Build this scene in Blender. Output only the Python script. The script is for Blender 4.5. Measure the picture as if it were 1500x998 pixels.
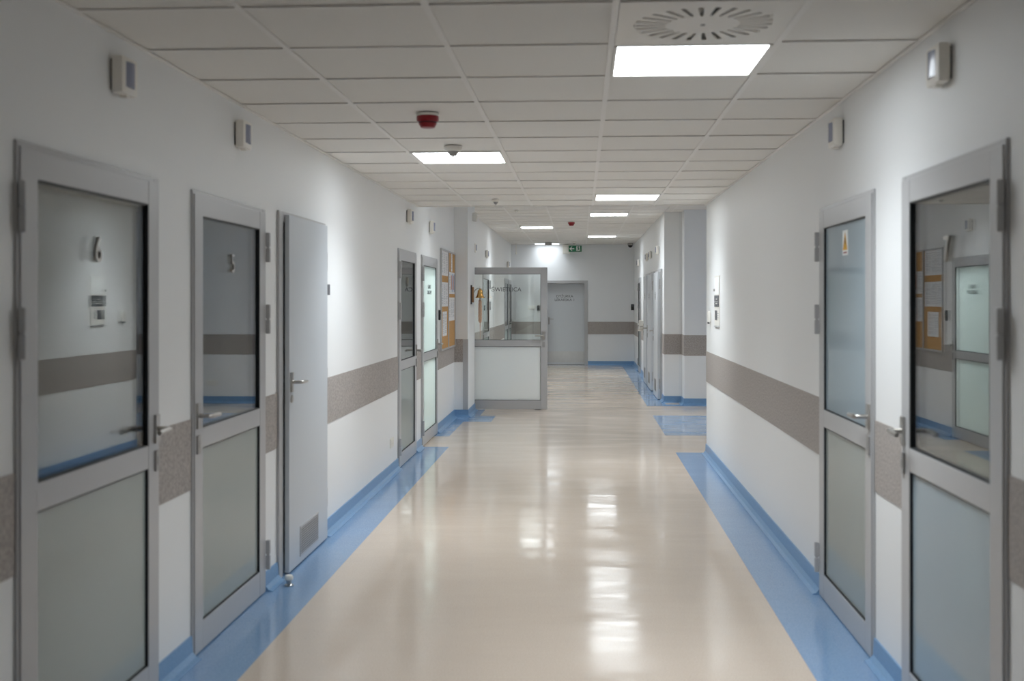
import bpy, bmesh, math, random
from mathutils import Vector, Matrix
PI = math.pi
random.seed(4)
sc = bpy.context.scene
col = sc.collection
for o in list(bpy.data.objects):
    bpy.data.objects.remove(o)

# ---------------------------------------------------------------- camera
F_PX = 1700.0
cam = bpy.data.cameras.new('camera')
cam.sensor_width = 36.0
cam.sensor_fit = 'HORIZONTAL'
cam.lens = 36.0 * F_PX / 1500.0
cam.shift_y = -59.0 / 1500.0
cam.clip_start = 0.05
cam.dof.use_dof = True
cam.dof.focus_distance = 16.0
cam.dof.aperture_fstop = 3.0
co = bpy.data.objects.new('camera', cam)
col.objects.link(co)
co.location = (0, 0, 1.55)
co.rotation_euler = (PI / 2, 0, math.atan(102.0 / F_PX))
sc.camera = co

# ---------------------------------------------------------------- world and exposure
LAMP = 5.5             # glow of the ceiling panels' diffusers
LAMP_W = 8.2          # what each panel throws downward through its prismatic sheet, watts
LAMP_SPREAD = 2.05      # its cone, radians
LAMP_COL = (0.89, 0.955, 1.0)
w = bpy.data.worlds.new('world')
sc.world = w
w.use_nodes = True
w.node_tree.nodes['Background'].inputs[0].default_value = (0.55, 0.6, 0.68, 1)
w.node_tree.nodes['Background'].inputs[1].default_value = 0.05
vs = sc.view_settings
vs.view_transform = 'Standard'
vs.look = 'None'
vs.gamma = 1
vs.use_curve_mapping = False
vs.exposure = 1.03
cy = sc.cycles
cy.max_bounces = 10
cy.diffuse_bounces = 6
cy.glossy_bounces = 5
cy.transparent_max_bounces = 24
cy.caustics_reflective = False
cy.caustics_refractive = False
cy.sample_clamp_indirect = 6
cy.use_denoising = True


# ---------------------------------------------------------------- materials
def lin(h):
    v = [int(h[i:i + 2], 16) / 255 for i in (0, 2, 4)]
    return tuple(c / 12.92 if c <= .04045 else ((c + .055) / 1.055) ** 2.4 for c in v) + (1,)


def mat(name, hexcol, rough=.5, metal=0., speck=None, bump=None, ior=None, coat=0., emit=None, spec=None):
    """speck = (second colour, scale, low, high); bump = (scale, strength, distance)"""
    m = bpy.data.materials.new(name)
    m.use_nodes = True
    nt = m.node_tree
    p = nt.nodes['Principled BSDF']
    p.inputs['Base Color'].default_value = lin(hexcol)
    p.inputs['Roughness'].default_value = rough
    p.inputs['Metallic'].default_value = metal
    if ior:
        p.inputs['IOR'].default_value = ior
    if spec is not None:
        p.inputs['Specular IOR Level'].default_value = spec
    if coat:
        p.inputs['Coat Weight'].default_value = coat
        p.inputs['Coat Roughness'].default_value = .08
    tc = nt.nodes.new('ShaderNodeTexCoord')
    if speck:
        n = nt.nodes.new('ShaderNodeTexNoise')
        n.inputs['Scale'].default_value = speck[1]
        n.inputs['Detail'].default_value = 3
        nt.links.new(tc.outputs['Object'], n.inputs['Vector'])
        r = nt.nodes.new('ShaderNodeMapRange')
        r.inputs[1].default_value = speck[2]
        r.inputs[2].default_value = speck[3]
        nt.links.new(n.outputs['Fac'], r.inputs[0])
        x = nt.nodes.new('ShaderNodeMix')
        x.data_type = 'RGBA'
        x.inputs[6].default_value = lin(hexcol)
        x.inputs[7].default_value = lin(speck[0])
        nt.links.new(r.outputs[0], x.inputs[0])
        nt.links.new(x.outputs[2], p.inputs['Base Color'])
    if bump:
        n = nt.nodes.new('ShaderNodeTexNoise')
        n.inputs['Scale'].default_value = bump[0]
        n.inputs['Detail'].default_value = 2
        nt.links.new(tc.outputs['Object'], n.inputs['Vector'])
        b = nt.nodes.new('ShaderNodeBump')
        b.inputs['Strength'].default_value = bump[1]
        b.inputs['Distance'].default_value = bump[2]
        nt.links.new(n.outputs['Fac'], b.inputs['Height'])
        nt.links.new(b.outputs[0], p.inputs['Normal'])
    if emit:
        p.inputs['Emission Color'].default_value = emit[0] + (1,)
        p.inputs['Emission Strength'].default_value = emit[1]
    return m


def floor_mat(name, hexcol, second, scale):
    """polished vinyl: fine fleck, slow undulation of the screed under it"""
    m = mat(name, hexcol, rough=.11, speck=(second, scale, .42, .6), ior=1.5)
    nt = m.node_tree
    p = nt.nodes['Principled BSDF']
    geo = nt.nodes.new('ShaderNodeNewGeometry')
    mp = nt.nodes.new('ShaderNodeMapping')
    mp.inputs['Scale'].default_value = (.55, 1.5, 1)
    nt.links.new(geo.outputs['Position'], mp.inputs['Vector'])
    n = nt.nodes.new('ShaderNodeTexNoise')
    n.inputs['Scale'].default_value = 2.0
    n.inputs['Detail'].default_value = 3
    n.inputs['Roughness'].default_value = .55
    nt.links.new(mp.outputs[0], n.inputs['Vector'])
    b = nt.nodes.new('ShaderNodeBump')
    b.inputs['Strength'].default_value = .22
    b.inputs['Distance'].default_value = .012
    nt.links.new(n.outputs['Fac'], b.inputs['Height'])
    nt.links.new(b.outputs[0], p.inputs['Normal'])
    n2 = nt.nodes.new('ShaderNodeTexNoise')
    n2.inputs['Scale'].default_value = 2.3
    n2.inputs['Detail'].default_value = 4
    nt.links.new(mp.outputs[0], n2.inputs['Vector'])
    r = nt.nodes.new('ShaderNodeMapRange')
    r.inputs[1].default_value = .35
    r.inputs[2].default_value = .7
    r.inputs[3].default_value = .07
    r.inputs[4].default_value = .2
    nt.links.new(n2.outputs['Fac'], r.inputs[0])
    nt.links.new(r.outputs[0], p.inputs['Roughness'])
    return m


def glass_mat(name, tint, boost=1.0):
    """clear pane: Schlick mirror over straight transmission, same from both sides"""
    m = bpy.data.materials.new(name)
    m.use_nodes = True
    nt = m.node_tree
    nt.nodes.clear()
    out = nt.nodes.new('ShaderNodeOutputMaterial')
    mix = nt.nodes.new('ShaderNodeMixShader')
    tr = nt.nodes.new('ShaderNodeBsdfTransparent')
    tr.inputs[0].default_value = tint + (1,)
    gl = nt.nodes.new('ShaderNodeBsdfGlossy')
    gl.inputs['Roughness'].default_value = 0.0
    geo = nt.nodes.new('ShaderNodeNewGeometry')
    dot = nt.nodes.new('ShaderNodeVectorMath')
    dot.operation = 'DOT_PRODUCT'
    nt.links.new(geo.outputs['Normal'], dot.inputs[0])
    nt.links.new(geo.outputs['Incoming'], dot.inputs[1])

    def mth(op, a, b=None):
        n = nt.nodes.new('ShaderNodeMath')
        n.operation = op
        for i, v in enumerate((a, b)):
            if v is None:
                continue
            if isinstance(v, (int, float)):
                n.inputs[i].default_value = v
            else:
                nt.links.new(v, n.inputs[i])
        return n.outputs[0]
    c = mth('ABSOLUTE', dot.outputs['Value'])
    f = mth('POWER', mth('SUBTRACT', 1.0, c), 5.0)
    f = mth('MINIMUM', mth('ADD', mth('MULTIPLY', f, .957 * boost), .043 * boost), 1.0)
    nt.links.new(f, mix.inputs[0])
    nt.links.new(tr.outputs[0], mix.inputs[1])
    nt.links.new(gl.outputs[0], mix.inputs[2])
    nt.links.new(mix.outputs[0], out.inputs[0])
    return m


def frosted_mat(name, hexcol, back=(.8, .86, .86)):
    """matt white film behind a polished pane: scatters light through and back"""
    m = mat(name, hexcol, rough=.05, ior=1.75)
    nt = m.node_tree
    p = nt.nodes['Principled BSDF']
    out = [n for n in nt.nodes if n.type == 'OUTPUT_MATERIAL'][0]
    tl = nt.nodes.new('ShaderNodeBsdfTranslucent')
    tl.inputs[0].default_value = back + (1,)
    mix = nt.nodes.new('ShaderNodeMixShader')
    mix.inputs[0].default_value = .4
    nt.links.new(p.outputs[0], mix.inputs[1])
    nt.links.new(tl.outputs[0], mix.inputs[2])
    nt.links.new(mix.outputs[0], out.inputs[0])
    return m


M = dict(
    wall=mat('wall_paint', 'eaebeb', .55, bump=(180, .12, .002)),
    wall_end=mat('end_wall_paint', 'e6e8ea', .5, bump=(180, .12, .002)),
    band=mat('wall_guard', 'b2aba6', .6, speck=('968f8a', 90, .38, .62), bump=(220, .3, .002)),
    tile=mat('ceiling_tile', 'eeebe5', .9, speck=('e6e3dd', 300, .4, .65), bump=(350, .15, .001)),
    grid=mat('grid_paint', 'eeebe6', .5),
    beige=floor_mat('beige_vinyl', 'd2c3b4', 'c4b4a4', 190),
    blue=floor_mat('blue_vinyl', '84a2c4', '7393b8', 150),
    base=mat('blue_skirting', '7a9fc3', .3, speck=('6c92b8', 150, .4, .62)),
    alu=mat('grey_painted_aluminium', 'b5b5b6', .3, metal=.05),
    alu_dark=mat('brushed_grey_metal', 'a19f9d', .36, metal=.15),
    steel=mat('satin_steel', 'b9b6b1', .28, metal=1.0),
    kick=mat('kick_steel', 'cfcfce', .38, metal=.25, speck=('c6c6c5', 5, .3, .7)),
    gasket=mat('black_gasket', '10151a', .45),
    leaf=mat('grey_painted_steel', 'c4c9ce', .42),
    leaf_dark=mat('grey_laminate', 'c9cdd1', .45),
    frosted=frosted_mat('frosted_pane', 'c6cdca'),
    frosted_white=frosted_mat('frosted_pane_white', 'eef1f1', (.9, .92, .92)),
    frosted_blue=frosted_mat('frosted_pane_cool', 'c3d3dd'),
    glass=glass_mat('clear_pane', (.985, .995, .99), 1.2),
    white=mat('white_plastic', 'e6e4dd', .4),
    ivory=mat('ivory_plastic', 'eae6de', .4),
    lens=mat('grey_lens', '8f93a6', .15),
    black=mat('black_plastic', '14161a', .35),
    dark=mat('dark_print', '3a3c40', .5),
    dispgrey=mat('dark_grey_display', '585a5f', .25),
    red=mat('red_plastic', '8d1019', .3),
    red_dark=mat('dark_red_plastic', '3a090d', .5),
    green=mat('sign_green', '00704a', .45),
    signwhite=mat('sign_white', 'f2f4f2', .45),
    brass=mat('polished_brass', 'cfa463', .22, metal=1.0),
    wood=mat('varnished_wood', '9a7450', .45),
    rope=mat('cotton_rope', 'c9a78e', .9, bump=(90, .8, .01)),
    cork=mat('cork', 'c69a63', .85, speck=('b38850', 120, .4, .62), bump=(200, .4, .003)),
    paper=mat('paper', 'e3e4e6', .7),
    ink=mat('printed_ink', 'a0a4aa', .7),
    ink_warm=mat('printed_colour_orange', 'd49a78', .7),
    ink_blue=mat('printed_colour_blue', '8ba6cc', .7),
    yellow=mat('warning_yellow', 'e0a81c', .5),
    teal=mat('teal_sticker', '2f7d7a', .5),
    lamp=mat('lamp_diffuser', 'ffffff', .5, emit=(LAMP_COL, LAMP)),
    lamp_dim=mat('dimmed_lamp_diffuser', 'ffffff', .5, emit=(LAMP_COL, LAMP * .25)),  # glow turned down so the walls close by don't burn out
    room=mat('office_paint', 'b4b6b6', .7),
    roomfloor=mat('office_floor', 'a89a88', .3),
    cupboard=mat('grey_cupboard', '77787b', .5),
)


# ---------------------------------------------------------------- mesh helpers
class MB:
    def __init__(self):
        self.bm = bmesh.new()

    def box(self, x0, x1, y0, y1, z0, z1, mtx=None):
        vs_ = [self.bm.verts.new(p) for p in ((x0, y0, z0), (x1, y0, z0), (x1, y1, z0), (x0, y1, z0),
                                             (x0, y0, z1), (x1, y0, z1), (x1, y1, z1), (x0, y1, z1))]
        for f in ((0, 3, 2, 1), (4, 5, 6, 7), (0, 1, 5, 4), (1, 2, 6, 5), (2, 3, 7, 6), (3, 0, 4, 7)):
            self.bm.faces.new([vs_[i] for i in f])
        if mtx:
            bmesh.ops.transform(self.bm, matrix=mtx, verts=vs_)
        return self

    def prism(self, poly, axis, a0, a1):
        """extrude a 2D polygon along 'x','y' or 'z'"""
        def P(u, v, a):
            return {'x': (a, u, v), 'y': (u, a, v), 'z': (u, v, a)}[axis]
        A = [self.bm.verts.new(P(u, v, a0)) for u, v in poly]
        B = [self.bm.verts.new(P(u, v, a1)) for u, v in poly]
        n = len(poly)
        self.bm.faces.new(A)
        self.bm.faces.new(B[::-1])
        for i in range(n):
            self.bm.faces.new([A[i], B[i], B[(i + 1) % n], A[(i + 1) % n]])
        return self

    def lathe(self, prof, seg=24, mtx=None):
        """profile of (r, z) turned about z, capped"""
        rings = []
        allv = []
        for r, z in prof:
            ring = [self.bm.verts.new((r * math.cos(2 * PI * k / seg), r * math.sin(2 * PI * k / seg), z)) for k in range(seg)]
            rings.append(ring)
            allv += ring
        for a, b in zip(rings, rings[1:]):
            for k in range(seg):
                self.bm.faces.new([a[k], a[(k + 1) % seg], b[(k + 1) % seg], b[k]])
        self.bm.faces.new(rings[0][::-1])
        self.bm.faces.new(rings[-1])
        if mtx:
            bmesh.ops.transform(self.bm, matrix=mtx, verts=allv)
        return self

    def tube(self, pts, r, seg=10):
        pts = [Vector(p) for p in pts]
        rs = r if isinstance(r, (list, tuple)) else [r] * len(pts)
        rings = []
        for i, p in enumerate(pts):
            t = (pts[min(i + 1, len(pts) - 1)] - pts[max(i - 1, 0)]).normalized()
            up = Vector((0, 0, 1)) if abs(t.z) < .9 else Vector((1, 0, 0))
            a = t.cross(up).normalized()
            b = a.cross(t).normalized()
            rings.append([self.bm.verts.new(p + (a * math.cos(2 * PI * k / seg) + b * math.sin(2 * PI * k / seg)) * rs[i]) for k in range(seg)])
        for A, B in zip(rings, rings[1:]):
            for k in range(seg):
                self.bm.faces.new([A[k], A[(k + 1) % seg], B[(k + 1) % seg], B[k]])
        self.bm.faces.new(rings[0][::-1])
        self.bm.faces.new(rings[-1])
        return self

    def poly(self, pts):
        self.bm.faces.new([self.bm.verts.new(p) for p in pts])
        return self

    def build(self, name, m, parent=None, bevel=0., smooth=False, loc=None):
        bm = self.bm
        bmesh.ops.recalc_face_normals(bm, faces=bm.faces)
        if bevel:
            es = [e for e in bm.edges if len(e.link_faces) == 2 and e.calc_face_angle(0) > .5]
            bmesh.ops.bevel(bm, geom=es, offset=bevel, segments=2, profile=.6, affect='EDGES', clamp_overlap=True)
        me = bpy.data.meshes.new(name)
        bm.to_mesh(me)
        bm.free()
        if smooth:
            for p in me.polygons:
                p.use_smooth = True
            try:
                me.set_sharp_from_angle(angle=.7)
            except Exception:
                pass
        me.materials.append(M[m])
        o = bpy.data.objects.new(name, me)
        col.objects.link(o)
        if parent:
            o.parent = parent
        if loc:
            o.location = loc
        return o


def tag(o, label=None, cat=None, group=None, kind=None):
    if label:
        o['label'] = label
    if cat:
        o['category'] = cat
    if group:
        o['group'] = group
    if kind:
        o['kind'] = kind
    return o


def empty(name, loc, rz=0.):
    o = bpy.data.objects.new(name, None)
    o.empty_display_size = .1
    col.objects.link(o)
    o.location = loc
    o.rotation_euler = (0, 0, rz)
    return o


def copy_tree(o, parent=None):
    c = o.copy()
    col.objects.link(c)
    if parent:
        c.parent = parent
    for ch in list(o.children):
        copy_tree(ch, c)
    return c


def text(name, body, size, m, parent, x, y, z, extrude=.0006, sx=1., spacing=1., bevel=0.):
    """lettering that stands on a wall-mounted thing whose local +y looks into the corridor"""
    cu = bpy.data.curves.new(name, 'FONT')
    cu.body = body
    cu.size = size
    cu.extrude = extrude
    cu.bevel_depth = bevel
    cu.align_x = 'CENTER'
    cu.align_y = 'CENTER'
    cu.space_character = spacing
    cu.materials.append(M[m])
    o = bpy.data.objects.new(name, cu)
    col.objects.link(o)
    o.parent = parent
    o.matrix_local = Matrix.Translation((x, y, z)) @ Matrix(((-1, 0, 0, 0), (0, 0, 1, 0), (0, 1, 0, 0), (0, 0, 0, 1))) @ Matrix.Diagonal((sx, 1, 1, 1))
    return o


RZ = {'left': -PI / 2, 'right': PI / 2, 'end': PI}
XL, XR, XFR, YEND = -1.687, 1.26, 1.25, 27.75
YBACK, YSTEP = -8.0, 11.83           # wall behind the camera; where the low ceiling stops
ZC, ZC2, ZTOP = 2.51, 2.88, 3.05
WT = .22                              # wall thickness


def on_wall(wall, a, z=0., x=None):
    """a point on a wall: a runs along it"""
    if wall == 'left':
        return (XL if x is None else x, a, z)
    if wall == 'right':
        return ((XR if a < YSTEP else XFR) if x is None else x, a, z)
    return (a, YEND if x is None else x, z)


# ---------------------------------------------------------------- openings
DH = 2.03
left_open = [(3.358, 4.519), (4.92, 6.075), (10.57, 11.71), (12.12, 13.44), (16.46, 17.6), (19.7, 21.05), (25.3, 26.5), (26.68, 27.7)]
near_right_open = [(3.504, 4.62), (5.065, 6.19)]
far_right_open = [(24.45, 25.6)]


def wall_run(name, x0, x1, ya, yb, ztop, opens, m='wall'):
    b = MB()
    y = ya
    for a, c in opens:
        b.box(x0, x1, y, a, 0, ztop)
        b.box(x0, x1, a, c, DH - .02, ztop)
        y = c
    b.box(x0, x1, y, yb, 0, ztop)
    return tag(b.build(name, m), kind='structure')


wl = wall_run('wall_left', XL - WT, XL, YBACK, YEND + .2, ZTOP, left_open)
wr = wall_run('wall_right', XR, XR + WT, YBACK, YSTEP, ZTOP, near_right_open)
wfr = wall_run('wall_far_right', XFR, XFR + WT, 17.68, YEND + .2, ZTOP, far_right_open)
we = MB().box(XL, -.95, YEND, YEND + .25, 0, ZTOP).box(.147, XFR, YEND, YEND + .25, 0, ZTOP).box(-.95, .147, YEND, YEND + .25, 2.02, ZTOP)
we = tag(we.build('wall_end', 'wall_end'), kind='structure')
wb = tag(MB().box(XL, XR, YBACK - .2, YBACK, 0, ZTOP).build('wall_behind', 'wall'), kind='structure')
# the side passage that opens to the right between the two runs of wall
XS = 5.2
tag(MB().box(XR + WT, XS, YSTEP - .2, YSTEP, 0, ZTOP).build('wall_passage_near', 'wall'), kind='structure')
wpf = MB().box(XFR + WT, 1.512, 17.681, 17.9, 0, ZTOP).box(1.512, XS, 17.25, 17.9, 0, ZTOP)
wpf = tag(wpf.build('wall_passage_far', 'wall_end'), kind='structure')
tag(MB().box(XS, XS + .2, YSTEP - .2, 17.9, 0, ZTOP).build('wall_passage_end', 'wall'), kind='structure')
# pillar that juts from the left wall beside the day-room door
PX, PY0, PY1 = -1.505, 15.3, 16.3
pil = tag(MB().box(XL, PX, PY0, PY1, 0, ZTOP).build('pillar', 'wall'), 'white square pillar jutting from the wall beside the corkboards, carrying the brass bell', 'pillar', kind='structure')
MB().box(PX - .065, PX + .004, PY0 - .006, PY0 + .03, .1, 1.034).build('corner_guard', 'alu', pil, bevel=.002)

# grey wall-guard band, run by run
BZ0, BZ1 = .73, 1.035


def segs(ya, yb, opens, gap=0.0):
    out, y = [], ya
    for a, c in opens:
        out.append((y, a - gap))
        y = c + gap
    out.append((y, yb))
    return [s for s in out if s[1] - s[0] > .02]


left_solid = sorted(left_open + [(6.34, 7.5)])
far_right_doors = [(18.1, 19.28), (19.86, 21.0), (21.25, 22.35)]
for a, c in segs(YBACK, PY0, [s for s in left_solid if s[0] < 15]) + segs(PY1, YEND, [s for s in left_solid if s[0] > 16]):
    MB().box(XL, XL + .004, a, c, BZ0, BZ1).build('wall_band', 'band', wl)
for a, c in segs(YBACK, YSTEP, near_right_open):
    MB().box(XR - .004, XR, a, c, BZ0, BZ1).build('wall_band', 'band', wr)
for a, c in segs(17.68, YEND, far_right_doors + far_right_open):
    MB().box(XFR - .004, XFR, a, c, BZ0, BZ1).build('wall_band', 'band', wfr)
MB().box(XL, -.95, YEND - .004, YEND, BZ0 + .01, BZ1).build('wall_band', 'band', we)
MB().box(.147, XFR, YEND - .004, YEND, BZ0 + .01, BZ1).build('wall_band', 'band', we)
MB().box(XFR + .001, 1.512, 17.677, 17.681, BZ0, BZ1).build('wall_band', 'band', wpf)
MB().box(1.508, XS, 17.246, 17.25, BZ0, BZ1).box(1.508, 1.512, 17.25, 17.677, BZ0, BZ1).build('wall_band', 'band', wpf)
MB().box(XL + .004, PX - .065, PY0 - .004, PY0, BZ0, BZ1).build('wall_band', 'band', pil)

# coved blue skirting
BH = .1


def base_profile(x, s):
    """s = +1 when the room lies toward +"""
    return [(x, 0), (x + s * .05, 0), (x + s * .05, .004), (x + s * .028, .01), (x + s * .012, .03), (x + s * .008, BH), (x, BH)]


b = MB()
for a, c in segs(YBACK, PY0 - .008, [s for s in left_solid if s[0] < 15]) + segs(PY1, YEND, [s for s in left_solid if s[0] > 16]):
    b.prism(base_profile(XL, 1), 'y', a, c)
tag(b.build('baseboard_left', 'base'), kind='structure')
b = MB()
for a, c in segs(YBACK, YSTEP, near_right_open):
    b.prism(base_profile(XR, -1), 'y', a, c)
tag(b.build('baseboard_right', 'base'), kind='structure')
b = MB()
for a, c in segs(17.68, YEND, far_right_doors + far_right_open):
    b.prism(base_profile(XFR, -1), 'y', a, c)
tag(b.build('baseboard_far_right', 'base'), kind='structure')
b = MB().prism(base_profile(YEND, -1), 'x', .15, XFR - .01).prism(base_profile(YEND, -1), 'x', XL + .01, -.95)
tag(b.build('baseboard_end', 'base'), kind='structure')
b = MB().prism(base_profile(17.681, -1), 'x', XFR - .012, 1.502).prism(base_profile(17.25, -1), 'x', 1.502, XS).prism(base_profile(1.512, -1), 'y', 17.238, 17.67)
b.prism(base_profile(YSTEP, 1), 'x', XR, XS)
tag(b.build('baseboard_passage', 'base'), kind='structure')
b = MB().prism(base_profile(PY0, -1), 'x', XL, PX + .012).prism(base_profile(PX, 1), 'y', PY0 - .012, PY1)
tag(b.build('baseboard_pillar', 'base'), kind='structure')

# ---------------------------------------------------------------- floor
fl = tag(MB().box(XL - WT, XS, YBACK - .2, YEND + .3, -.1, 0).build('floor', 'beige'), 'polished beige vinyl corridor floor edged with blue strips', kind='structure')
T = .0012
for x0, x1, y0, y1 in ((XL, -1.40, YBACK, 12.19), (.955, XR, YBACK, 11.88), (.955, XS, 13.39, 15.68), (XL, PX, 13.15, PY0),
                       (PX, -1.15, 14.76, 15.5), (PX, -1.36, 15.5, 16.38), (.955, XFR, 17.33, YEND), (.955, XS, 17.1, 17.33),
                       (XL, -1.40, 17.7, YEND), (-1.4, .955, YEND - .12, YEND)):
    MB().box(x0, x1, y0, y1, 0, T).build('border_strip', 'blue', fl)

# ---------------------------------------------------------------- ceiling
GX = [-1.744, -1.125, -.508, .111, .731, 1.35, 1.97, 2.59, 3.21, 3.83, 4.45, 5.07, 5.69]
ROW = .62


def rows(a, b, phase):
    k0 = math.floor((a - phase) / ROW)
    ys = [phase + ROW * k for k in range(k0, 60)]
    return [y for y in ys if y < b + ROW]


NEAR_LAMPS = {(3, 4.385), (1, 7.485), (3, 10.585)}
NEAR_VENT = {(3, 3.765)}
FAR_LAMPS = {(1, 12.22), (3, 14.7), (3, 17.8), (1, 20.9), (3, 24.0), (1, 27.1), (6, 14.08)}


def lay_ceiling(root, zc, x0, x1, y0, y1, phase, holes, runner_m='grid', only=None):
    """lay-in tiles on white T-bars; every tile its own object"""
    shared = {}
    ys = rows(y0, y1, phase)
    for i in range(len(GX) - 1):
        a, c = max(GX[i], x0), min(GX[i + 1], x1)
        if c - a < .03:
            continue
        for j in range(len(ys) - 1):
            d, e = max(ys[j], y0), min(ys[j + 1], y1)
            if e - d < .03 or any(i == h[0] and abs(ys[j] - h[1]) < .02 for h in holes):
                continue
            key = (round(c - a, 3), round(e - d, 3))
            if key not in shared:
                o = MB().box(-(c - a) / 2 + .003, (c - a) / 2 - .003, -(e - d) / 2 + .003, (e - d) / 2 - .003, 0, .014).build('ceiling_tile', 'tile', root, bevel=.003)
                shared[key] = o
            else:
                o = shared[key].copy()
                col.objects.link(o)
            o.location = ((a + c) / 2, (d + e) / 2, zc + .006 + random.uniform(-.0008, .0008))
    for x in GX:
        if x0 < x < x1:
            MB().box(x - .012, x + .012, y0, y1, zc, zc + .0028).box(x - .002, x + .002, y0, y1, zc + .0028, zc + .04).build('grid_runner', runner_m, root)
    tees = {}
    for y in ys:
        if not (y0 < y < y1):
            continue
        for i in range(len(GX) - 1):
            a, c = max(GX[i] + .012, x0), min(GX[i + 1] - .012, x1)
            if c - a < .03:
                continue
            k = round(c - a, 3)
            if k not in tees:
                tees[k] = MB().box(-(c - a) / 2, (c - a) / 2, -.012, .012, 0, .0026).build('cross_tee', runner_m, root)
                o = tees[k]
            else:
                o = tees[k].copy()
                col.objects.link(o)
            o.location = ((a + c) / 2, y, zc + .0002)


cx1_ = (-1.125 - .508) / 2
ce = tag(MB().box(XL - WT, XR + WT, YBACK - .2, YSTEP, ZC + .12, ZC + .2).build('ceiling', 'room'), 'lower suspended ceiling of white lay-in tiles over the near half of the corridor', kind='structure')
lay_ceiling(ce, ZC, XL, XR, 0.2, YSTEP - .03, 4.385, NEAR_LAMPS | NEAR_VENT)
MB().box(XL, XR, -4.6, .2, ZC + .003, ZC + .02).box(XL, XR, YBACK, -5.2, ZC + .003, ZC + .02).box(XL, cx1_ - .3, -5.2, -4.6, ZC + .003, ZC + .02).box(cx1_ + .3, XR, -5.2, -4.6, ZC + .003, ZC + .02).build('ceiling_panel', 'tile', ce)
# edge angle along both walls and the closing fascia where the low ceiling stops
for x0, x1 in ((XL, XL + .02), (XR - .02, XR)):
    MB().box(x0, x1, YBACK, YSTEP - .03, ZC - .001, ZC + .0025).build('edge_angle', 'grid', ce)
MB().box(XL, XR, YSTEP - .03, YSTEP, ZC - .004, ZC2 + .1).build('fascia', 'grid', ce, bevel=.002)
cf = tag(MB().box(XL - WT, XS, YSTEP, YEND + .2, ZC2 + .12, ZC2 + .2).build('ceiling_far', 'room'), 'higher suspended ceiling of white lay-in tiles over the far half of the corridor', kind='structure')
lay_ceiling(cf, ZC2, XL, XFR, YSTEP, YEND, 17.8, FAR_LAMPS)
cp = tag(MB().box(XFR, XS, YSTEP, 17.7, ZC2 + .1, ZC2 + .118).build('ceiling_passage', 'room'), kind='structure')
lay_ceiling(cp, ZC2, XFR, 3.83, YSTEP, 17.68, 17.8, set())
MB().box(3.83, 4.0, YSTEP, 17.69, ZC2 + .003, ZC2 + .02).box(4.6, XS, YSTEP, 17.69, ZC2 + .003, ZC2 + .02).box(4.0, 4.6, YSTEP, 14.2, ZC2 + .003, ZC2 + .02).box(4.0, 4.6, 14.8, 17.69, ZC2 + .003, ZC2 + .02).build('ceiling_panel', 'tile', cp)


# ---------------------------------------------------------------- rooms behind the glass
def room(name, wall, ya, yb, depth, lamp=0.):
    s = -1 if wall == 'left' else 1
    x0 = (XL if wall == 'left' else (XR if ya < YSTEP else XFR)) + s * WT
    x1 = x0 + s * depth
    lo, hi = min(x0, x1), max(x0, x1)
    b = MB().box(lo, hi, ya - .05, ya, 0, 2.7).box(lo, hi, yb, yb + .05, 0, 2.7).box(lo, hi, ya, yb, 2.65, 2.7)
    b.box(x1 if s > 0 else x1 - .05, x1 + .05 if s > 0 else x1, ya, yb, 0, 2.7)
    o = tag(b.build('wall_' + name, 'room'), kind='structure')
    MB().box(lo, hi, ya, yb, -.08, 0).build('room_floor', 'roomfloor', o)
    if lamp:
        l = bpy.data.lights.new('office_lamp', 'AREA')
        l.energy = lamp
        l.size = 1.0
        l.color = (.92, 1., .98)
        lo_ = bpy.data.objects.new('office_lamp', l)
        col.objects.link(lo_)
        lo_.location = ((lo + hi) / 2, (ya + yb) / 2, 2.6)
    return o


room('ward', 'left', 2.4, 6.6, 2.6)
room('office', 'left', 9.9, 11.85, 2.4)
room('surgery', 'left', 12.0, 14.6, 2.2, lamp=105)
room('dayroom', 'left', 16.35, 18.3, 2.2, lamp=25)
room('clinic', 'left', 19.4, 22, 2.0, lamp=10)
room('study', 'left', 25.0, 27.9, 2.0, lamp=25)
room('store', 'right', 2.6, 4.85, 2.2)
room('washroom', 'right', 4.95, 6.5, 2.0, lamp=0)
room('annexe', 'right', 24.2, 26.0, 2.0)


# ---------------------------------------------------------------- ceiling lights
def ceiling_light(x, y, z, label, m='lamp', watts=1.0):
    t = tag(empty('ceiling_light', (x, y, z)), label, 'ceiling light')
    h = .2965
    MB().box(-h, h, -h, -h + .012, -.002, .03).box(-h, h, h - .012, h, -.002, .03).box(-h, -h + .012, -h, h, -.002, .03).box(h - .012, h, -h, h, -.002, .03).build('frame', 'white', t)
    MB().box(-h + .012, h - .012, -h + .012, h - .012, .002, .006).build('diffuser', m, t)
    MB().box(-h, h, -h, h, .03, .05).build('housing', 'white', t)
    l = bpy.data.lights.new('panel_lamp', 'AREA')
    l.shape = 'SQUARE'
    l.size = .56
    l.energy = LAMP_W * watts
    l.color = LAMP_COL
    l.spread = LAMP_SPREAD
    lo = bpy.data.objects.new('panel_lamp', l)
    col.objects.link(lo)
    lo.parent = t
    lo.location = (0, 0, -.003)
    return t


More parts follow.
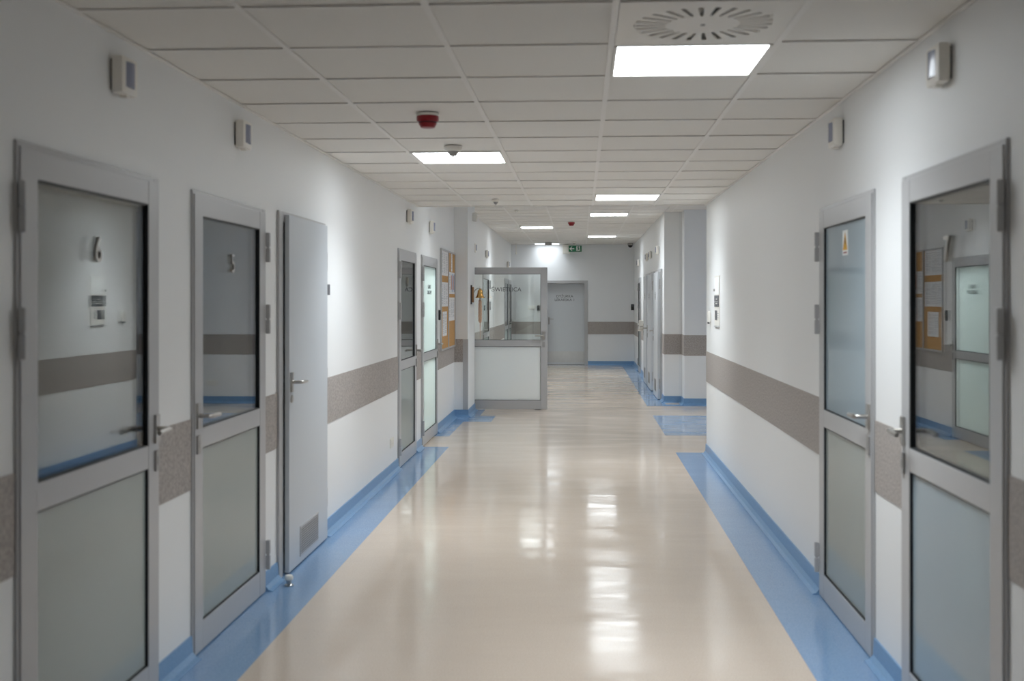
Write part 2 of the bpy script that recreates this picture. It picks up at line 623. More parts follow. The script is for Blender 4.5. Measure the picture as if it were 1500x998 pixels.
cx3, cx1 = (.111 + .731) / 2, (-1.125 - .508) / 2
ceiling_light(cx3, 4.695, ZC, 'lit square panel light next to the round slotted air diffuser')
ceiling_light(cx1, 7.795, ZC, 'lit square panel light just behind the small white smoke detector')
ceiling_light(cx3, 10.895, ZC, 'lit square panel light close to the end of the lower ceiling')
ceiling_light(cx3, 18.11, ZC2, 'lit square panel light, first one of the higher ceiling')
ceiling_light(cx1, 21.21, ZC2, 'lit square panel light on the higher ceiling above the open glass door')
ceiling_light(cx3, 24.31, ZC2, 'lit square panel light on the higher ceiling between red alarm and security camera')
ceiling_light(cx1, 27.41, ZC2, 'lit panel light hard against the end wall, partly behind a grey box', 'lamp_dim', .3)
ceiling_light(cx1, 12.53, ZC2, 'added unseen fill light panel right behind the ceiling step, on the corkboard side', 'lamp_dim', .5)  # unseen panel added to brighten the pillar front and passage wall
ceiling_light(cx1, -4.9, ZC, 'added unseen fill light panel far behind the viewpoint')  # unseen panel added as fill for edges that face the camera
ceiling_light(cx3, 15.01, ZC2, 'lit square panel light hidden above the step in the ceiling, over the passage opening')
ceiling_light(4.3, 14.5, ZC2, 'lit square panel light in the side passage, out of the corridor')


# ---------------------------------------------------------------- doors
def lever_handle(parent, x, y, z, d, plate=True):
    """d = +1/-1: local x direction the lever points"""
    b = MB()
    b.box(x - .02, x + .02, y, y + .01, z - .055, z + .055)
    b.tube([(x, y + .008, z), (x, y + .05, z), (x + d * .012, y + .06, z), (x + d * .03, y + .062, z), (x + d * .125, y + .06, z - .003)], [.01, .01, .0105, .0105, .009])
    h = b.build('door_handle', 'steel', parent, smooth=True)
    tag(h, 'satin steel lever handle')
    if plate:
        k = MB().box(x - .018, x + .018, y, y + .009, z - .165, z - .085)
        k.box(x - .005, x + .005, y + .009, y + .011, z - .14, z - .11)
        k.build('lock_plate', 'alu_dark', parent, bevel=.003)


def hinge(parent, x, y, z, h=.155, s=1, w_=.022):
    """two-knuckle surface hinge; s = outward side"""
    b = MB()
    b.box(x - w_ / 2, x + w_ / 2, y, y + .022, z - h / 2, z - .004)
    b.box(x - w_ / 2, x + w_ / 2, y, y + .022, z + .004, z + h / 2)
    b.box(x - .007, x + .007, y + .004, y + .018, z - h / 2, z + h / 2)
    return b.build('hinge', 'alu', parent, bevel=.003)


def leaf_parts(root, half, y1, upper, lower, top=1.996, st=.092):
    """glazed leaf: two stiles and three rails, gasket, one clear and one frosted pane"""
    y0 = y1 - .055
    b = MB()
    for s in (-1, 1):
        xa, xb = sorted((s * half, s * (half - st)))
        b.box(xa, xb, y0, y1, .008, top)
    i = half - st
    for z0, z1 in ((.008, .133), (.898, .986), (1.922, top)):
        b.box(-i, i, y0, y1 - .0005, z0, z1)
    b.build('leaf_frame', 'alu', root, bevel=.0025)
    gy = y1 - .013
    for nm, m, z0, z1 in (('upper_pane', upper, .986, 1.922), ('lower_pane', lower, .133, .898)):
        g = MB()
        for x0, x1, a, c in ((-i, -i + .005, z0, z1), (i - .005, i, z0, z1), (-i, i, z0, z0 + .005), (-i, i, z1 - .005, z1)):
            g.box(x0, x1, gy - .026, gy + .009, a, c)
        g.build('gasket', 'gasket', root)
        p = MB().box(-i + .005, i - .005, gy - .004, gy, z0 + .005, z1 - .005)
        if m == 'glass':
            p.box(-i + .005, i - .005, gy - .022, gy - .018, z0 + .005, z1 - .005)
        p.build(nm, m, root)
    return gy


def glazed_door(n, wall, ya, yb, hinge_end, label, upper='glass', lower='frosted', number=None, body=None, sticker=False):
    w_ = yb - ya
    root = tag(empty('door_%d' % n, on_wall(wall, (ya + yb) / 2), RZ[wall]), label, 'door', kind='structure')
    half = w_ / 2
    hx = {('left', 'near'): 1, ('left', 'far'): -1, ('right', 'near'): -1, ('right', 'far'): 1}[(wall, hinge_end)]
    fr = MB()
    for s in (-1, 1):
        xa, xb = sorted((s * half, s * (half - .05)))
        fr.box(xa, xb, -WT + .01, .010, 0, DH)
    fr.box(-half + .05, half - .05, -WT + .01, .0095, DH - .045, DH)
    fr.build('door_frame', 'alu', root, bevel=.002)
    gy = leaf_parts(root, half - .014, .016, upper, lower, top=2.012, st=.108)
    lx = -hx * (half - .014 - .034)
    lever_handle(root, lx, .016, 1.045, hx)
    for z in (1.83, 1.45, .2):
        hinge(root, hx * (half - .006), .0162, z)
    if number:
        d = text('number', number, .128, 'steel', root, 0, gy + .006, 1.722, extrude=.005)
        tag(d, 'metal house-style digit %s' % number)
    if body:
        text('lettering', body, .062, 'dark', root, 0, gy + .001, 1.665, spacing=1.02)
    if sticker:
        s = MB().box(-.056, .056, gy, gy + .001, 1.765, 1.885).build('warning_sticker', 'signwhite', root)
        tag(s, 'white sticker with a yellow warning triangle')
        MB().prism([(-.046, 1.79), (.046, 1.79), (0, 1.875)], 'y', gy + .001, gy + .0016).build('triangle', 'yellow', s)
        MB().prism([(-.004, 1.85), (.008, 1.85), (.003, 1.832), (.012, 1.832), (-.003, 1.802), (.001, 1.822), (-.009, 1.822)], 'y', gy + .0016, gy + .002).build('lightning_mark', 'red_dark', s)
        MB().box(-.035, .035, gy + .001, gy + .0016, 1.774, 1.782).build('red_line', 'red', s)
    return root


glazed_door(1, 'left', *left_open[0], 'near', 'grey aluminium door with dark glass and the metal digit 6', number='6')
glazed_door(2, 'left', *left_open[1], 'far', 'grey aluminium glazed door with the metal digit 5 beside the solid metal door', number='5')
glazed_door(4, 'left', *left_open[2], 'near', 'narrow-looking grey glazed door with dark glass and digit 4, before the bright pane door', number='4')
glazed_door(5, 'left', *left_open[3], 'near', 'grey framed door with bright white lit pane lettered GABINET ZABIEGOWY', upper='frosted', body='GABINET\nZABIEGOWY')
glazed_door(6, 'right', *near_right_open[1], 'far', 'grey framed door with frosted panes and a yellow triangle warning sticker', upper='frosted_blue', sticker=True)
glazed_door(7, 'right', *near_right_open[0], 'near', 'grey aluminium door with dark reflecting glass and the metal digit 7', lower='frosted_blue', number='7')
glazed_door(8, 'left', *left_open[5], 'far', 'far glazed door seen through the open glass door, nearest behind the bell rope')
glazed_door(9, 'left', *left_open[6], 'near', 'far glazed door seen through the open glass door, before the last one')
glazed_door(10, 'left', *left_open[7], 'near', 'last glazed door of the corridor, against the end wall')
glazed_door(11, 'right', *far_right_open[0], 'far', 'dark glazed door beyond the grey laminate doors, nearest to the end wall')

# the solid grey steel door with a vent
t = tag(empty('door_3', on_wall('left', 6.92), RZ['left']), 'solid light grey steel door with a small vent grille near its foot', 'door', kind='structure')
hw = .58
fr = MB()
for s in (-1, 1):
    xa, xb = sorted((s * hw, s * (hw - .075)))
    fr.box(xa, xb, .001, .016, 0, 2.05)
fr.box(-hw + .075, hw - .075, .001, .0155, 1.99, 2.05)
fr.build('door_frame', 'alu', t, bevel=.003)
MB().box(-.52, .465, .017, .042, .012, 2.032).build('door_leaf', 'leaf', t, bevel=.002)
lever_handle(t, .465 - .045, .042, 1.085, -1, plate=False)
MB().lathe([(.022, 0), (.022, .006), (.018, .01)], 20, Matrix.Translation((.42, .042, .99)) @ Matrix.Rotation(-PI / 2, 4, 'X')).build('lock_plate', 'steel', t, smooth=True)
for z in (.27, 1.05, 1.8):
    MB().lathe([(.01, -.06), (.01, .06)], 12, Matrix.Translation((-.532, .03, z))).build('hinge', 'alu_dark', t)
g = empty('vent_grille', (-.015, .042, .138))
g.parent = t
MB().box(-.235, .235, 0, .004, -.088, -.076).box(-.235, .235, 0, .004, .076, .088).box(-.235, -.222, 0, .004, -.076, .076).box(.222, .235, 0, .004, -.076, .076).build('grille_frame', 'alu', g)
MB().box(-.222, .222, -.004, .0005, -.076, .076).build('grille_back', 'dark', g)
b = MB()
for k in range(11):
    z = -.068 + k * .0136
    b.box(-.222, .222, .0006, .0036, z - .0036, z + .0036)
for k in range(19):
    x = -.2 + k * .0222
    b.box(x - .0035, x + .0035, .0006, .003, -.076, .076)
tag(b.build('grille_mesh', 'alu_dark', g), kind='stuff')

# three grey laminate doors with vents, far side of the right-hand wall
for k, ((ya, yb), lab) in enumerate(zip(far_right_doors, ('grey laminate door with foot vent right beside the passage corner',
                                                        'grey laminate door between two similar grey doors',
                                                        'grey laminate door farthest of the three, by the white dispenser'))):
    t = tag(empty('door_%d' % (12 + k), on_wall('right', (ya + yb) / 2), RZ['right']), lab, 'door', kind='structure')
    hw = (yb - ya) / 2
    fr = MB()
    for s in (-1, 1):
        xa, xb = sorted((s * hw, s * (hw - .06)))
        fr.box(xa, xb, .001, .03, 0, DH + .01)
    fr.box(-hw + .06, hw - .06, .001, .0295, DH - .05, DH + .01)
    fr.build('door_frame', 'alu', t, bevel=.002)
    MB().box(-hw + .045, hw - .045, .031, .072, .012, DH - .035).build('door_leaf', 'leaf_dark', t, bevel=.002)
    lever_handle(t, hw - .1, .072, 1.05, -1)
    for z in (.25, 1.8):
        hinge(t, -hw + .035, .031, z)
    sg = MB().box(-.07, .07, .072, .074, 1.56, 1.68).build('door_sign', 'alu_dark', t, bevel=.001)
    MB().box(-.05, .05, .074, .0744, 1.63, 1.65).box(-.05, .05, .074, .0744, 1.59, 1.61).build('sign_print', 'dispgrey', sg)
    v = MB().box(-.2, .2, .072, .076, .1, .3).build('vent_grille', 'alu_dark', t, bevel=.002)
    for q in range(6):
        MB().box(-.185, .185, .076, .079, .118 + q * .03, .13 + q * .03).build('slat', 'dispgrey', v)

# end door in its deep reveal
t = tag(empty('door_15', (-.4015, YEND, 0), RZ['end']), 'flat grey door in the end wall lettered DYŻURKA LEKARSKA 1', 'door', kind='structure')
fr = MB()
for s in (-1, 1):
    xa, xb = sorted((s * .5485, s * .468))
    fr.box(xa, xb, -.2, .012, 0, 2.02)
fr.box(-.468, .468, -.2, .0115, 1.955, 2.02)
fr.build('door_frame', 'alu', t, bevel=.002)
MB().box(-.468, .468, -.16, -.12, .01, 1.955).build('door_leaf', 'leaf_dark', t, bevel=.001)
k = MB().box(-.466, .466, -.1198, -.117, .06, .325).build('kick_plate', 'kick', t)
tag(k, 'brushed steel kick plate')
b = MB().box(.365, .4, -.12, -.112, .97, 1.14).tube([(.382, -.115, 1.1), (.382, -.07, 1.1), (.37, -.06, 1.1), (.27, -.062, 1.1)], .01)
b.build('door_handle', 'alu_dark', t, smooth=True)
text('lettering', 'DYŻURKA\nLEKARSKA 1', .085, 'dark', t, .005, -.1192, 1.6, spacing=1.05)

# open glass door standing across the corridor
OX = (-1.64 - .484) / 2
t = tag(empty('door_16', (OX, 16.43, 0), PI), 'open glass door lettered ŚWIETLICA standing square across the corridor', 'door', kind='structure')
gy = leaf_parts(t, .578, .03, 'glass', 'frosted_white', top=2.015)
lever_handle(t, -.578 + .05, .03, 1.05, 1)
for z in (1.8, 1.45, .2):
    hinge(t, .578 - .012, .03, z)
text('lettering', 'ŚWIETLICA', .082, 'dispgrey', t, .005, gy + .001, 1.7, spacing=1.02)
MB().box(.49, .57, .0302, .031, 1.925, 1.94).build('sticker', 'teal', t)
MB().box(-.48, -.40, -.005, .012, -.001, .008).build('floor_seal', 'gasket', t)
fr = MB()
for a in (16.46, 17.55):
    fr.box(XL - WT + .01, XL + .012, a, a + .05, 0, DH)
fr.box(XL - WT + .01, XL + .0115, 16.51, 17.55, DH - .05, DH)
tag(fr.build('door_17', 'alu', bevel=.002), 'empty aluminium door frame in the wall behind the pillar', 'door frame', kind='structure')


# ---------------------------------------------------------------- things on the ceiling
# swirl air diffuser
t = tag(empty('air_diffuser', (cx3, 4.075, ZC)), 'square white ceiling air diffuser with a ring of radial slots', 'air vent')
N, RI, RO = 26, .128, .24
b = MB()
h = .2965
S = 64
sq = []
for k in range(S):
    a = 2 * PI * k / S
    c, s = math.cos(a), math.sin(a)
    q = h / max(abs(c), abs(s))
    sq.append((a, c * q, s * q))
for k in range(S):
    a0, x0, y0 = sq[k]
    a1, x1, y1 = sq[(k + 1) % S]
    b.poly([(RO * math.cos(a0), RO * math.sin(a0), 0), (RO * math.cos(a1), RO * math.sin(a1), 0), (x1, y1, 0), (x0, y0, 0)])
for k in range(N):
    a0, a1 = 2 * PI * (k + .17) / N, 2 * PI * (k + 1 - .17) / N
    b.poly([(RI * math.cos(a0), RI * math.sin(a0), 0), (RI * math.cos(a1), RI * math.sin(a1), 0), (RO * math.cos(a1), RO * math.sin(a1), 0), (RO * math.cos(a0), RO * math.sin(a0), 0)])
b.poly([(RI * math.cos(2 * PI * k / S), RI * math.sin(2 * PI * k / S), 0) for k in range(S)])
bmesh.ops.recalc_face_normals(b.bm, faces=b.bm.faces)
r = bmesh.ops.extrude_face_region(b.bm, geom=b.bm.faces[:])
bmesh.ops.translate(b.bm, verts=[v for v in r['geom'] if isinstance(v, bmesh.types.BMVert)], vec=(0, 0, .004))
b.build('face_plate', 'ivory', t)
first = None
for k in range(N):
    a = 2 * PI * k / N
    if first is None:
        first = MB().box(RI + .004, RO - .004, -.009, .009, -.0006, .0006, Matrix.Rotation(math.radians(50), 4, 'X')).build('blade', 'ivory', t)
        o = first
    else:
        o = first.copy()
        col.objects.link(o)
    o.location = (0, 0, .014)
    o.rotation_euler = (0, 0, a)
MB().lathe([(.006, -.004), (.008, -.002), (.008, .001)], 16).build('screw_cap', 'alu_dark', t)
MB().box(-.27, .27, -.27, .27, .05, .09).build('plenum', 'black', t)

def ceil_round(name, x, y, z, parts, label, cat):
    t = tag(empty(name, (x, y, z)), label, cat)
    for nm, m, prof in parts:
        MB().lathe(prof, 28).build(nm, m, t, smooth=True)
    return t


alarm = [('mounting_base', 'ivory', [(.058, 0), (.06, -.009), (.056, -.014)]),
         ('housing', 'red', [(.055, -.012), (.058, -.018), (.057, -.036), (.05, -.044)]),
         ('sounder_gap', 'red_dark', [(.048, -.043), (.045, -.052)]),
         ('lens', 'red', [(.047, -.051), (.045, -.056), (.036, -.072), (.03, -.074)])]
ceil_round('fire_alarm', -.79, 5.93, ZC, alarm, 'red round fire alarm sounder on the lower ceiling', 'fire alarm')
ceil_round('fire_alarm', -.172, 19.6, ZC2, alarm, 'red round fire alarm sounder on the higher ceiling', 'fire alarm')
smoke = [('mounting_base', 'ivory', [(.056, 0), (.057, -.012), (.05, -.026), (.04, -.032)]),
         ('sensor_cage', 'alu_dark', [(.038, -.03), (.034, -.042), (.028, -.044), (.022, -.058), (.014, -.06)]),
         ('sensor_tip', 'steel', [(.008, -.058), (.004, -.072)])]
ceil_round('smoke_detector', -.8, 7.2, ZC, smoke, 'white smoke detector hanging just in front of a lit panel', 'smoke detector')
smoke_small = [(n, m, [(r * .62, z * .8) for r, z in p]) for n, m, p in smoke]
ceil_round('smoke_detector', -.815, 11.0, ZC, smoke_small, 'small smoke detector near the end of the lower ceiling', 'smoke detector')
ceil_round('smoke_detector', -.172, 26.4, ZC2, smoke, 'smoke detector directly above the green exit sign', 'smoke detector')
dot = [('body', 'white', [(.03, 0), (.03, -.01), (.02, -.02)]), ('tip', 'white', [(.008, -.018), (.006, -.035)])]
ceil_round('sprinkler_head', -.96, 17.1, ZC2, dot, 'small white sprinkler head at the start of the higher ceiling', 'sprinkler')
ceil_round('sprinkler_head', -1.09, 20.65, ZC2, dot, 'small white sprinkler head beside the lit panel over the glass door', 'sprinkler')
t = tag(empty('security_camera', (1.13, 27.1, ZC2)), 'dark dome security camera in the far ceiling corner', 'camera')
MB().lathe([(.062, 0), (.066, -.03), (.062, -.052)], 28).build('housing', 'alu_dark', t, smooth=True)
MB().lathe([(.056, -.05)] + [(.056 * math.cos(a), -.05 - .056 * math.sin(a)) for a in (.3, .6, .9, 1.2, 1.45)], 28).build('dome', 'black', t, smooth=True)
t = tag(empty('ceiling_box', (-.76, 26.6, ZC2)), 'small grey box hanging before the last lit panel', 'junction box')
MB().box(-.08, .08, -.05, .05, -.07, 0).build('box_body', 'alu', t, bevel=.006)
MB().box(-.06, .06, -.052, -.05, -.06, -.012).build('box_cover', 'alu_dark', t, bevel=.002)
t = tag(empty('pull_cord', (-1.54, 27.3, ZC2)), 'thin white pull cord hanging from the far ceiling', 'cord')
MB().lathe([(.035, 0), (.035, -.012), (.01, -.02)], 16).build('ceiling_rose', 'white', t)
MB().tube([(0, 0, -.015), (-.012, 0, -.1), (0, 0, -.2)], .006).tube([(0, 0, -.015), (.014, 0, -.1), (0, 0, -.2)], .006).build('cord', 'white', t)
MB().lathe([(.012, -.2), (.02, -.215), (.014, -.25)], 12).build('cord_knob', 'white', t)

# exit sign
t = tag(empty('exit_sign', (-.153, 27.45, ZC2)), 'green exit sign with white arrow and running man', 'exit sign')
MB().box(-.153, .153, -.02, .02, -.185, -.04).build('sign_panel', 'green', t)
MB().box(-.03, .03, -.015, .015, -.04, 0).build('hanger', 'white', t)
yf = -.0205


def flat(poly, m, nm, dy=0.):
    b = MB().prism(poly, 'y', yf - .0006 - dy, yf - dy)
    return b.build(nm, m, t)


flat([(-.135, -.1125), (-.085, -.062), (-.062, -.062), (-.098, -.1), (-.02, -.1), (-.02, -.125), (-.098, -.125), (-.062, -.163), (-.085, -.163)], 'signwhite', 'arrow')
flat([(.026, -.17), (.026, -.055), (.118, -.055), (.118, -.17)], 'signwhite', 'doorway_mark')
b = MB()
b.prism([(.075 + .011 * math.cos(2 * PI * k / 12), -.07 + .011 * math.sin(2 * PI * k / 12)) for k in range(12)], 'y', yf - .0013, yf - .0007)
for P in ([(.058, -.082), (.082, -.082), (.09, -.12), (.07, -.124)], [(.058, -.082), (.04, -.098), (.046, -.108), (.068, -.092)], [(.08, -.084), (.1, -.1), (.112, -.094), (.116, -.102), (.1, -.112), (.078, -.096)],
          [(.072, -.12), (.058, -.14), (.034, -.142), (.034, -.154), (.064, -.152), (.086, -.128)], [(.078, -.122), (.092, -.12), (.1, -.14), (.098, -.168), (.085, -.168), (.088, -.144)]):
    b.prism(P, 'y', yf - .0013, yf - .0007)
b.build('running_man', 'green', t)
t = tag(empty('emergency_lamp', (-.36, 27.66, ZC2)), 'white boxy emergency lamp behind the exit sign', 'lamp')
MB().box(-.095, .095, -.035, .035, -.225, -.005).build('lamp_body', 'white', t, bevel=.012)
MB().box(-.07, .07, -.037, -.035, -.2, -.06).build('lamp_cover', 'ivory', t, bevel=.0)
MB().box(-.05, .05, -.03, .03, -.005, 0).build('lamp_bracket', 'dark', t)


# ---------------------------------------------------------------- call lights over the doors
def call_light():
    t = empty('call_light', (0, 0, 0))
    MB().box(-.073, .073, .006, .05, -.068, .068).build('body', 'ivory', t, bevel=.012, smooth=True)
    MB().box(-.06, .06, 0, .008, -.055, .055).build('shadow_gap', 'dark', t)  # dark inset plate stands in for the shadow gap behind the body
    b = MB()
    n = 8
    pts = [(-.045, .047)] + [(-.045 + .09 * k / n, .049 + .012 * math.sin(PI * k / n)) for k in range(n + 1)] + [(.045, .047)]
    b.prism(pts, 'z', -.042, .048)
    b.build('lens', 'lens', t, smooth=True)
    MB().box(-.012, .012, .012, .04, -.076, -.066).build('release_tab', 'ivory', t, bevel=.002)
    return t


proto = call_light()
spots = [('left', 4.13, 'cream call light with grey lens above the dark glass door with digit 6'),
         ('left', 5.62, 'cream call light with a grey lens above the glazed door beside the solid steel door'),
         ('left', 11.18, 'cream call light above the dark glazed door just before the bright lettered one'),
         ('left', 12.83, 'cream call light above the door with the bright lettered pane'),
         ('left', 17.95, 'cream call light on the wall just behind the pillar'),
         ('left', 20.35, 'cream call light on the far wall above the open glass door'),
         ('left', 26.25, 'cream call light beside the end wall, just over the open glass door'),
         ('right', 4.1, 'cream call light with shiny lens above the reflecting door opposite digit 6'),
         ('right', 5.73, 'cream call light above the door with the yellow warning sticker'),
         ('right', 18.9, 'cream call light above the grey door at the passage corner'),
         ('right', 20.85, 'cream call light above the middle one of three grey doors'),
         ('right', 22.0, 'cream call light above the farthest of three grey doors'),
         ('right', 25.3, 'cream call light above the dark glazed door near the end wall')]
for i, (wl_, y, lab) in enumerate(spots):
    o = proto if i == 0 else copy_tree(proto)
    o.location = on_wall(wl_, y, 2.363)
    o.rotation_euler = (0, 0, RZ[wl_])
    tag(o, lab, 'call light', 'call lights above the doors')


# ---------------------------------------------------------------- wall things
def valve_panel(wall, y, z, label):
    t = tag(empty('gas_panel', on_wall(wall, y, z), RZ[wall]), label, 'wall panel')
    MB().box(-.185, .185, 0, .007, -.232, .232).build('panel_body', 'white', t, bevel=.004)
    MB().box(-.17, .17, .007, .009, .06, .218).build('panel_cover', 'signwhite', t, bevel=.002)
    MB().box(-.165, .165, .007, .012, -.055, .05).build('display', 'dispgrey', t, bevel=.001)
    MB().box(-.15, .15, .012, .0124, -.012, -.008).box(-.06, .02, .012, .0124, .012, .02).box(-.08, .06, .012, .0124, -.03, -.022).build('display_text', 'white', t)
    MB().box(-.03, .135, .007, .010, -.18, -.09).build('dark_label', 'dispgrey', t, bevel=.001)
    MB().box(-.14, -.06, .007, .0076, -.12, -.114).box(-.14, -.06, .007, .0076, -.14, -.134).box(-.14, -.08, .007, .0076, -.16, -.154).build('label_text', 'ink', t)
    MB().lathe([(.012, 0), (.012, .012), (.009, .014)], 16, Matrix.Translation((.14, .009, .1)) @ Matrix.Rotation(-PI / 2, 4, 'X')).build('key_lock', 'alu_dark', t)
    MB().box(-.185, .185, 0, .014, -.245, -.235).build('lower_lip', 'alu', t, bevel=.003)
    return t


valve_panel('right', 10.875, 1.545, 'white medical gas panel with dark display beside the passage opening')
t = tag(empty('room_plaque', on_wall('left', 7.57, 1.62), RZ['left']), 'small grey plaque on the wall just past the solid steel door', 'sign')
MB().box(-.05, .05, 0, .02, -.035, .035).build('plate', 'dispgrey', t, bevel=.003)
MB().box(-.02, .05, 0, .006, .12, .2).build('card', 'ink', t)


def switch(wall, a, z, label, n=1, name='light_switch'):
    t = tag(empty(name, on_wall(wall, a, z), RZ[wall]), label, 'switch' if 'socket' not in name else 'socket')
    w_ = .043 * n
    MB().box(-w_, w_, 0, .01, -.043, .043).build('plate', 'white', t, bevel=.004)
    for k in range(n):
        x = (-(n - 1) / 2 + k) * .075
        if 'socket' in name:
            MB().lathe([(.022, 0), (.022, .004), (.018, .004), (.016, .001)], 20, Matrix.Translation((x, .01, 0)) @ Matrix.Rotation(-PI / 2, 4, 'X')).build('outlet', 'ivory', t)
        else:
            MB().box(x - .028, x + .028, .01, .016, -.028, .028).build('rocker', 'signwhite', t, bevel=.003)
    return t


t = tag(empty('wall_intercom', on_wall('right', 11.46, 1.385), RZ['right']), 'white rounded intercom beside the gas panel at the passage opening', 'intercom')
MB().box(-.045, .045, 0, .03, -.05, .06).build('body', 'white', t, bevel=.012, smooth=True)
MB().box(-.03, .03, .012, .028, -.066, -.048).build('speaker_lip', 'dispgrey', t, bevel=.003)
switch('left', 10.22, .285, 'white double wall socket low beside the door with digit 4', 2, 'wall_socket')
switch('end', -1.185, 1.375, 'white double light switch on the end wall seen through the open door', 2)


tag(switch('end', 2.2, .3, 'white double wall socket low in the side passage, seen only in reflection', 2, 'wall_socket'), None).location = (2.2, 17.25, .3)


def reader(wall, a, z, label, h=.13, w_=.05):
    t = tag(empty('card_reader', on_wall(wall, a, z), RZ[wall]), label, 'card reader')
    MB().box(-w_ / 2, w_ / 2, 0, .024, -h / 2, h / 2).build('body', 'black', t, bevel=.006, smooth=True)
    MB().box(-w_ / 2 + .01, w_ / 2 - .01, .024, .0255, h * .1, h * .38).build('sensor_window', 'dispgrey', t, bevel=.001)
    return t


reader('left', 13.64, 1.375, 'black card reader between the bright pane door and the corkboard', .12, .05)
reader('end', 1.21, 1.385, 'black card reader on the end wall below the security camera', .14, .075)
reader('end', -1.03, 1.365, 'black card reader on the end wall seen through the open glass door', .125, .06)
t = tag(empty('hand_dispenser', on_wall('right', 23.45, .99), RZ['right']), 'white hand sanitiser dispenser on the wall beyond the grey doors', 'dispenser')
MB().box(-.06, .06, 0, .1, -.02, .16).build('body', 'white', t, bevel=.015, smooth=True)
MB().box(-.045, .045, .02, .12, -.06, -.022).build('push_lever', 'ivory', t, bevel=.006)
t = tag(empty('wall_sensor', (PX, 16.0, 2.70), RZ['left']), 'small white sensor box high on the pillar edge', 'sensor')
MB().box(-.055, .055, 0, .06, -.06, .06).build('body', 'white', t, bevel=.012, smooth=True)
MB().box(-.03, .03, .06, .064, -.035, .01).build('sensor_window', 'ivory', t, bevel=.002)
# door stop on the floor
t = tag(empty('door_stop', (-1.585, 6.21, T)), 'short steel door stop with a white rubber top on the blue strip', 'door stop')
MB().lathe([(.024, 0), (.024, .006), (.014, .012), (.014, .03)], 20).build('post', 'steel', t, smooth=True)
MB().lathe([(.016, .03), (.023, .035), (.024, .048), (.018, .058), (.008, .061)], 20).build('rubber_cap', 'white', t, smooth=True)

# brass bell on the pillar's flank
BY = 15.75
t = tag(empty('ship_bell', (PX, BY, 1.62), RZ['left']), 'brass hand bell with a beige pull rope on a wooden bracket at the pillar', 'bell')
MB().box(-.06, .06, 0, .014, -.125, .135).build('back_plate', 'black', t, bevel=.004)
MB().box(-.045, .045, .014, .04, -.1, .11).build('wooden_block', 'wood', t, bevel=.006)
MB().tube([(0, .038, .03), (0, .055, .065), (0, .085, .09), (0, .115, .097), (0, .125, .085)], .006).build('bracket_arm', 'alu_dark', t, smooth=True)
BX = .125
MB().lathe([(.012, .078), (.022, .074), (.032, .06), (.036, .035), (.04, .01), (.05, -.015), (.064, -.034), (.066, -.039), (.058, -.039)], 32, Matrix.Translation((0, BX, 0))).build('bell_body', 'brass', t, smooth=True)
MB().lathe([(.008, .092), (.012, .086), (.01, .078)], 16, Matrix.Translation((0, BX, 0))).build('bell_crown', 'brass', t, smooth=True)
MB().lathe([(.006, -.03), (.012, -.045), (.006, -.056)], 14, Matrix.Translation((0, BX, 0))).build('clapper', 'alu_dark', t, smooth=True)
b = MB()
for k in range(3):
    a0 = 2 * PI * k / 3
    b.tube([(.011 * math.cos(a0 + q * .9), BX + .011 * math.sin(a0 + q * .9), -.06 - q * .0225) for q in range(15)], [.005] + [.0125 + .004 * math.sin(PI * q / 14) for q in range(13)] + [.005], 8)
b.build('bell_rope', 'rope', t, smooth=True)
MB().tube([(0, BX, -.37), (.002, BX, -.48), (-.002, BX + .002, -.6)], [.006, .003, .002], 8).build('rope_tail', 'rope', t, smooth=True)


# ---------------------------------------------------------------- corkboards and their papers
def board(y0, y1, label):
    z0, z1 = .94, 2.172
    t = tag(empty('notice_board', on_wall('left', (y0 + y1) / 2, 0), RZ['left']), label, 'notice board')
    h = (y1 - y0) / 2
    MB().box(-h, h, .001, .022, z0, z0 + .022).box(-h, h, .001, .022, z1 - .022, z1).box(-h, -h + .022, .001, .022, z0 + .022, z1 - .022).box(h - .022, h, .001, .022, z0 + .022, z1 - .022).build('board_frame', 'alu', t, bevel=.002)
    MB().box(-h + .022, h - .022, .001, .012, z0 + .022, z1 - .022).build('cork_panel', 'cork', t)
    return t


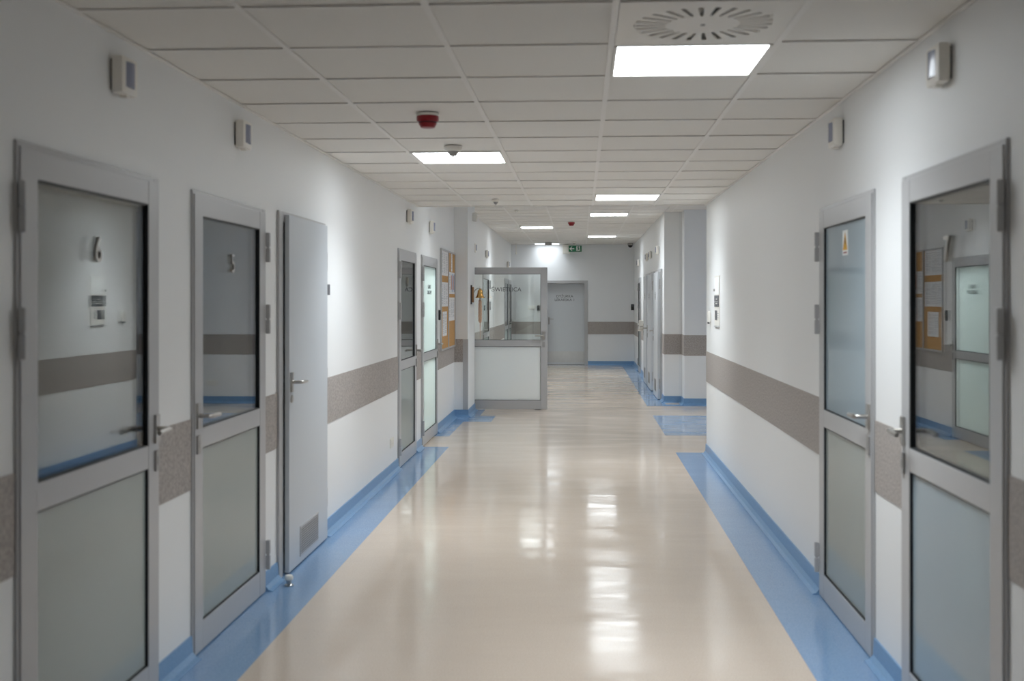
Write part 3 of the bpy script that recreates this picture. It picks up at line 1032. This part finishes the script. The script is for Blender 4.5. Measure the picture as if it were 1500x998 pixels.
board(13.77, 14.525, 'corkboard with three rows of papers nearest the bright pane door')
board(14.53, 15.285, 'corkboard with a coloured poster, touching the pillar')


def sheet(y, z, w_, h, label, grp, style='text'):
    t = tag(empty('paper_sheet', on_wall('left', y, z, XL + .0122), RZ['left']), label, 'paper', grp)
    MB().box(-w_ / 2, w_ / 2, 0, .001, -h / 2, h / 2).build('page', 'paper', t)
    if style == 'text':
        b = MB()
        zz = h / 2 - .03
        while zz > -h / 2 + .03:
            ln = random.uniform(.55, .95) * (w_ - .03)
            b.box(w_ / 2 - .015 - ln, w_ / 2 - .015, .001, .0014, zz - .004, zz)
            zz -= random.choice((.012, .012, .024))
        tag(b.build('print', 'ink', t), kind='stuff')
    else:
        MB().box(-w_ * .45, -w_ * .05, .001, .0014, -h * .4, h * .42).build('picture', 'ink_blue', t)
        MB().box(0, w_ * .42, .001, .0014, -h * .3, h * .36).build('picture', 'ink_warm', t)
    return t


W3 = .222
for r_, (zt, nm, cnt) in enumerate(((2.0, 'top', 3), (1.622, 'middle', 3), (1.262, 'bottom', 2))):
    for k in range(cnt):
        y = 14.147 + (k - (cnt - 1) / 2) * W3
        pos = {3: ('first', 'second', 'third'), 2: ('first', 'second')}[cnt][k]
        sheet(y, zt, .212, .298, 'printed sheet on the nearer corkboard, %s row, %s from the door' % (nm, pos), 'sheets on the nearer corkboard')
sheet(14.907, 2.045, .15, .25, 'lone printed sheet at the top of the corkboard by the pillar', 'sheets on the corkboard by the pillar')
for k in range(3):
    sheet(14.907 + (k - 1) * W3, 1.77, .212, .28, ('printed sheet left of the coloured poster on the pillar corkboard', 'coloured poster with orange and blue pictures on the pillar corkboard',
                                                  'coloured leaflet next to the pillar in the middle row of the corkboard')[k], 'sheets on the corkboard by the pillar', 'text' if k == 0 else 'colour')
    sheet(14.907 + (k - 1) * W3, 1.436, .212, .298, 'printed sheet in the lowest row of the pillar corkboard, %s from the door' % ('first', 'second', 'third')[k], 'sheets on the corkboard by the pillar')
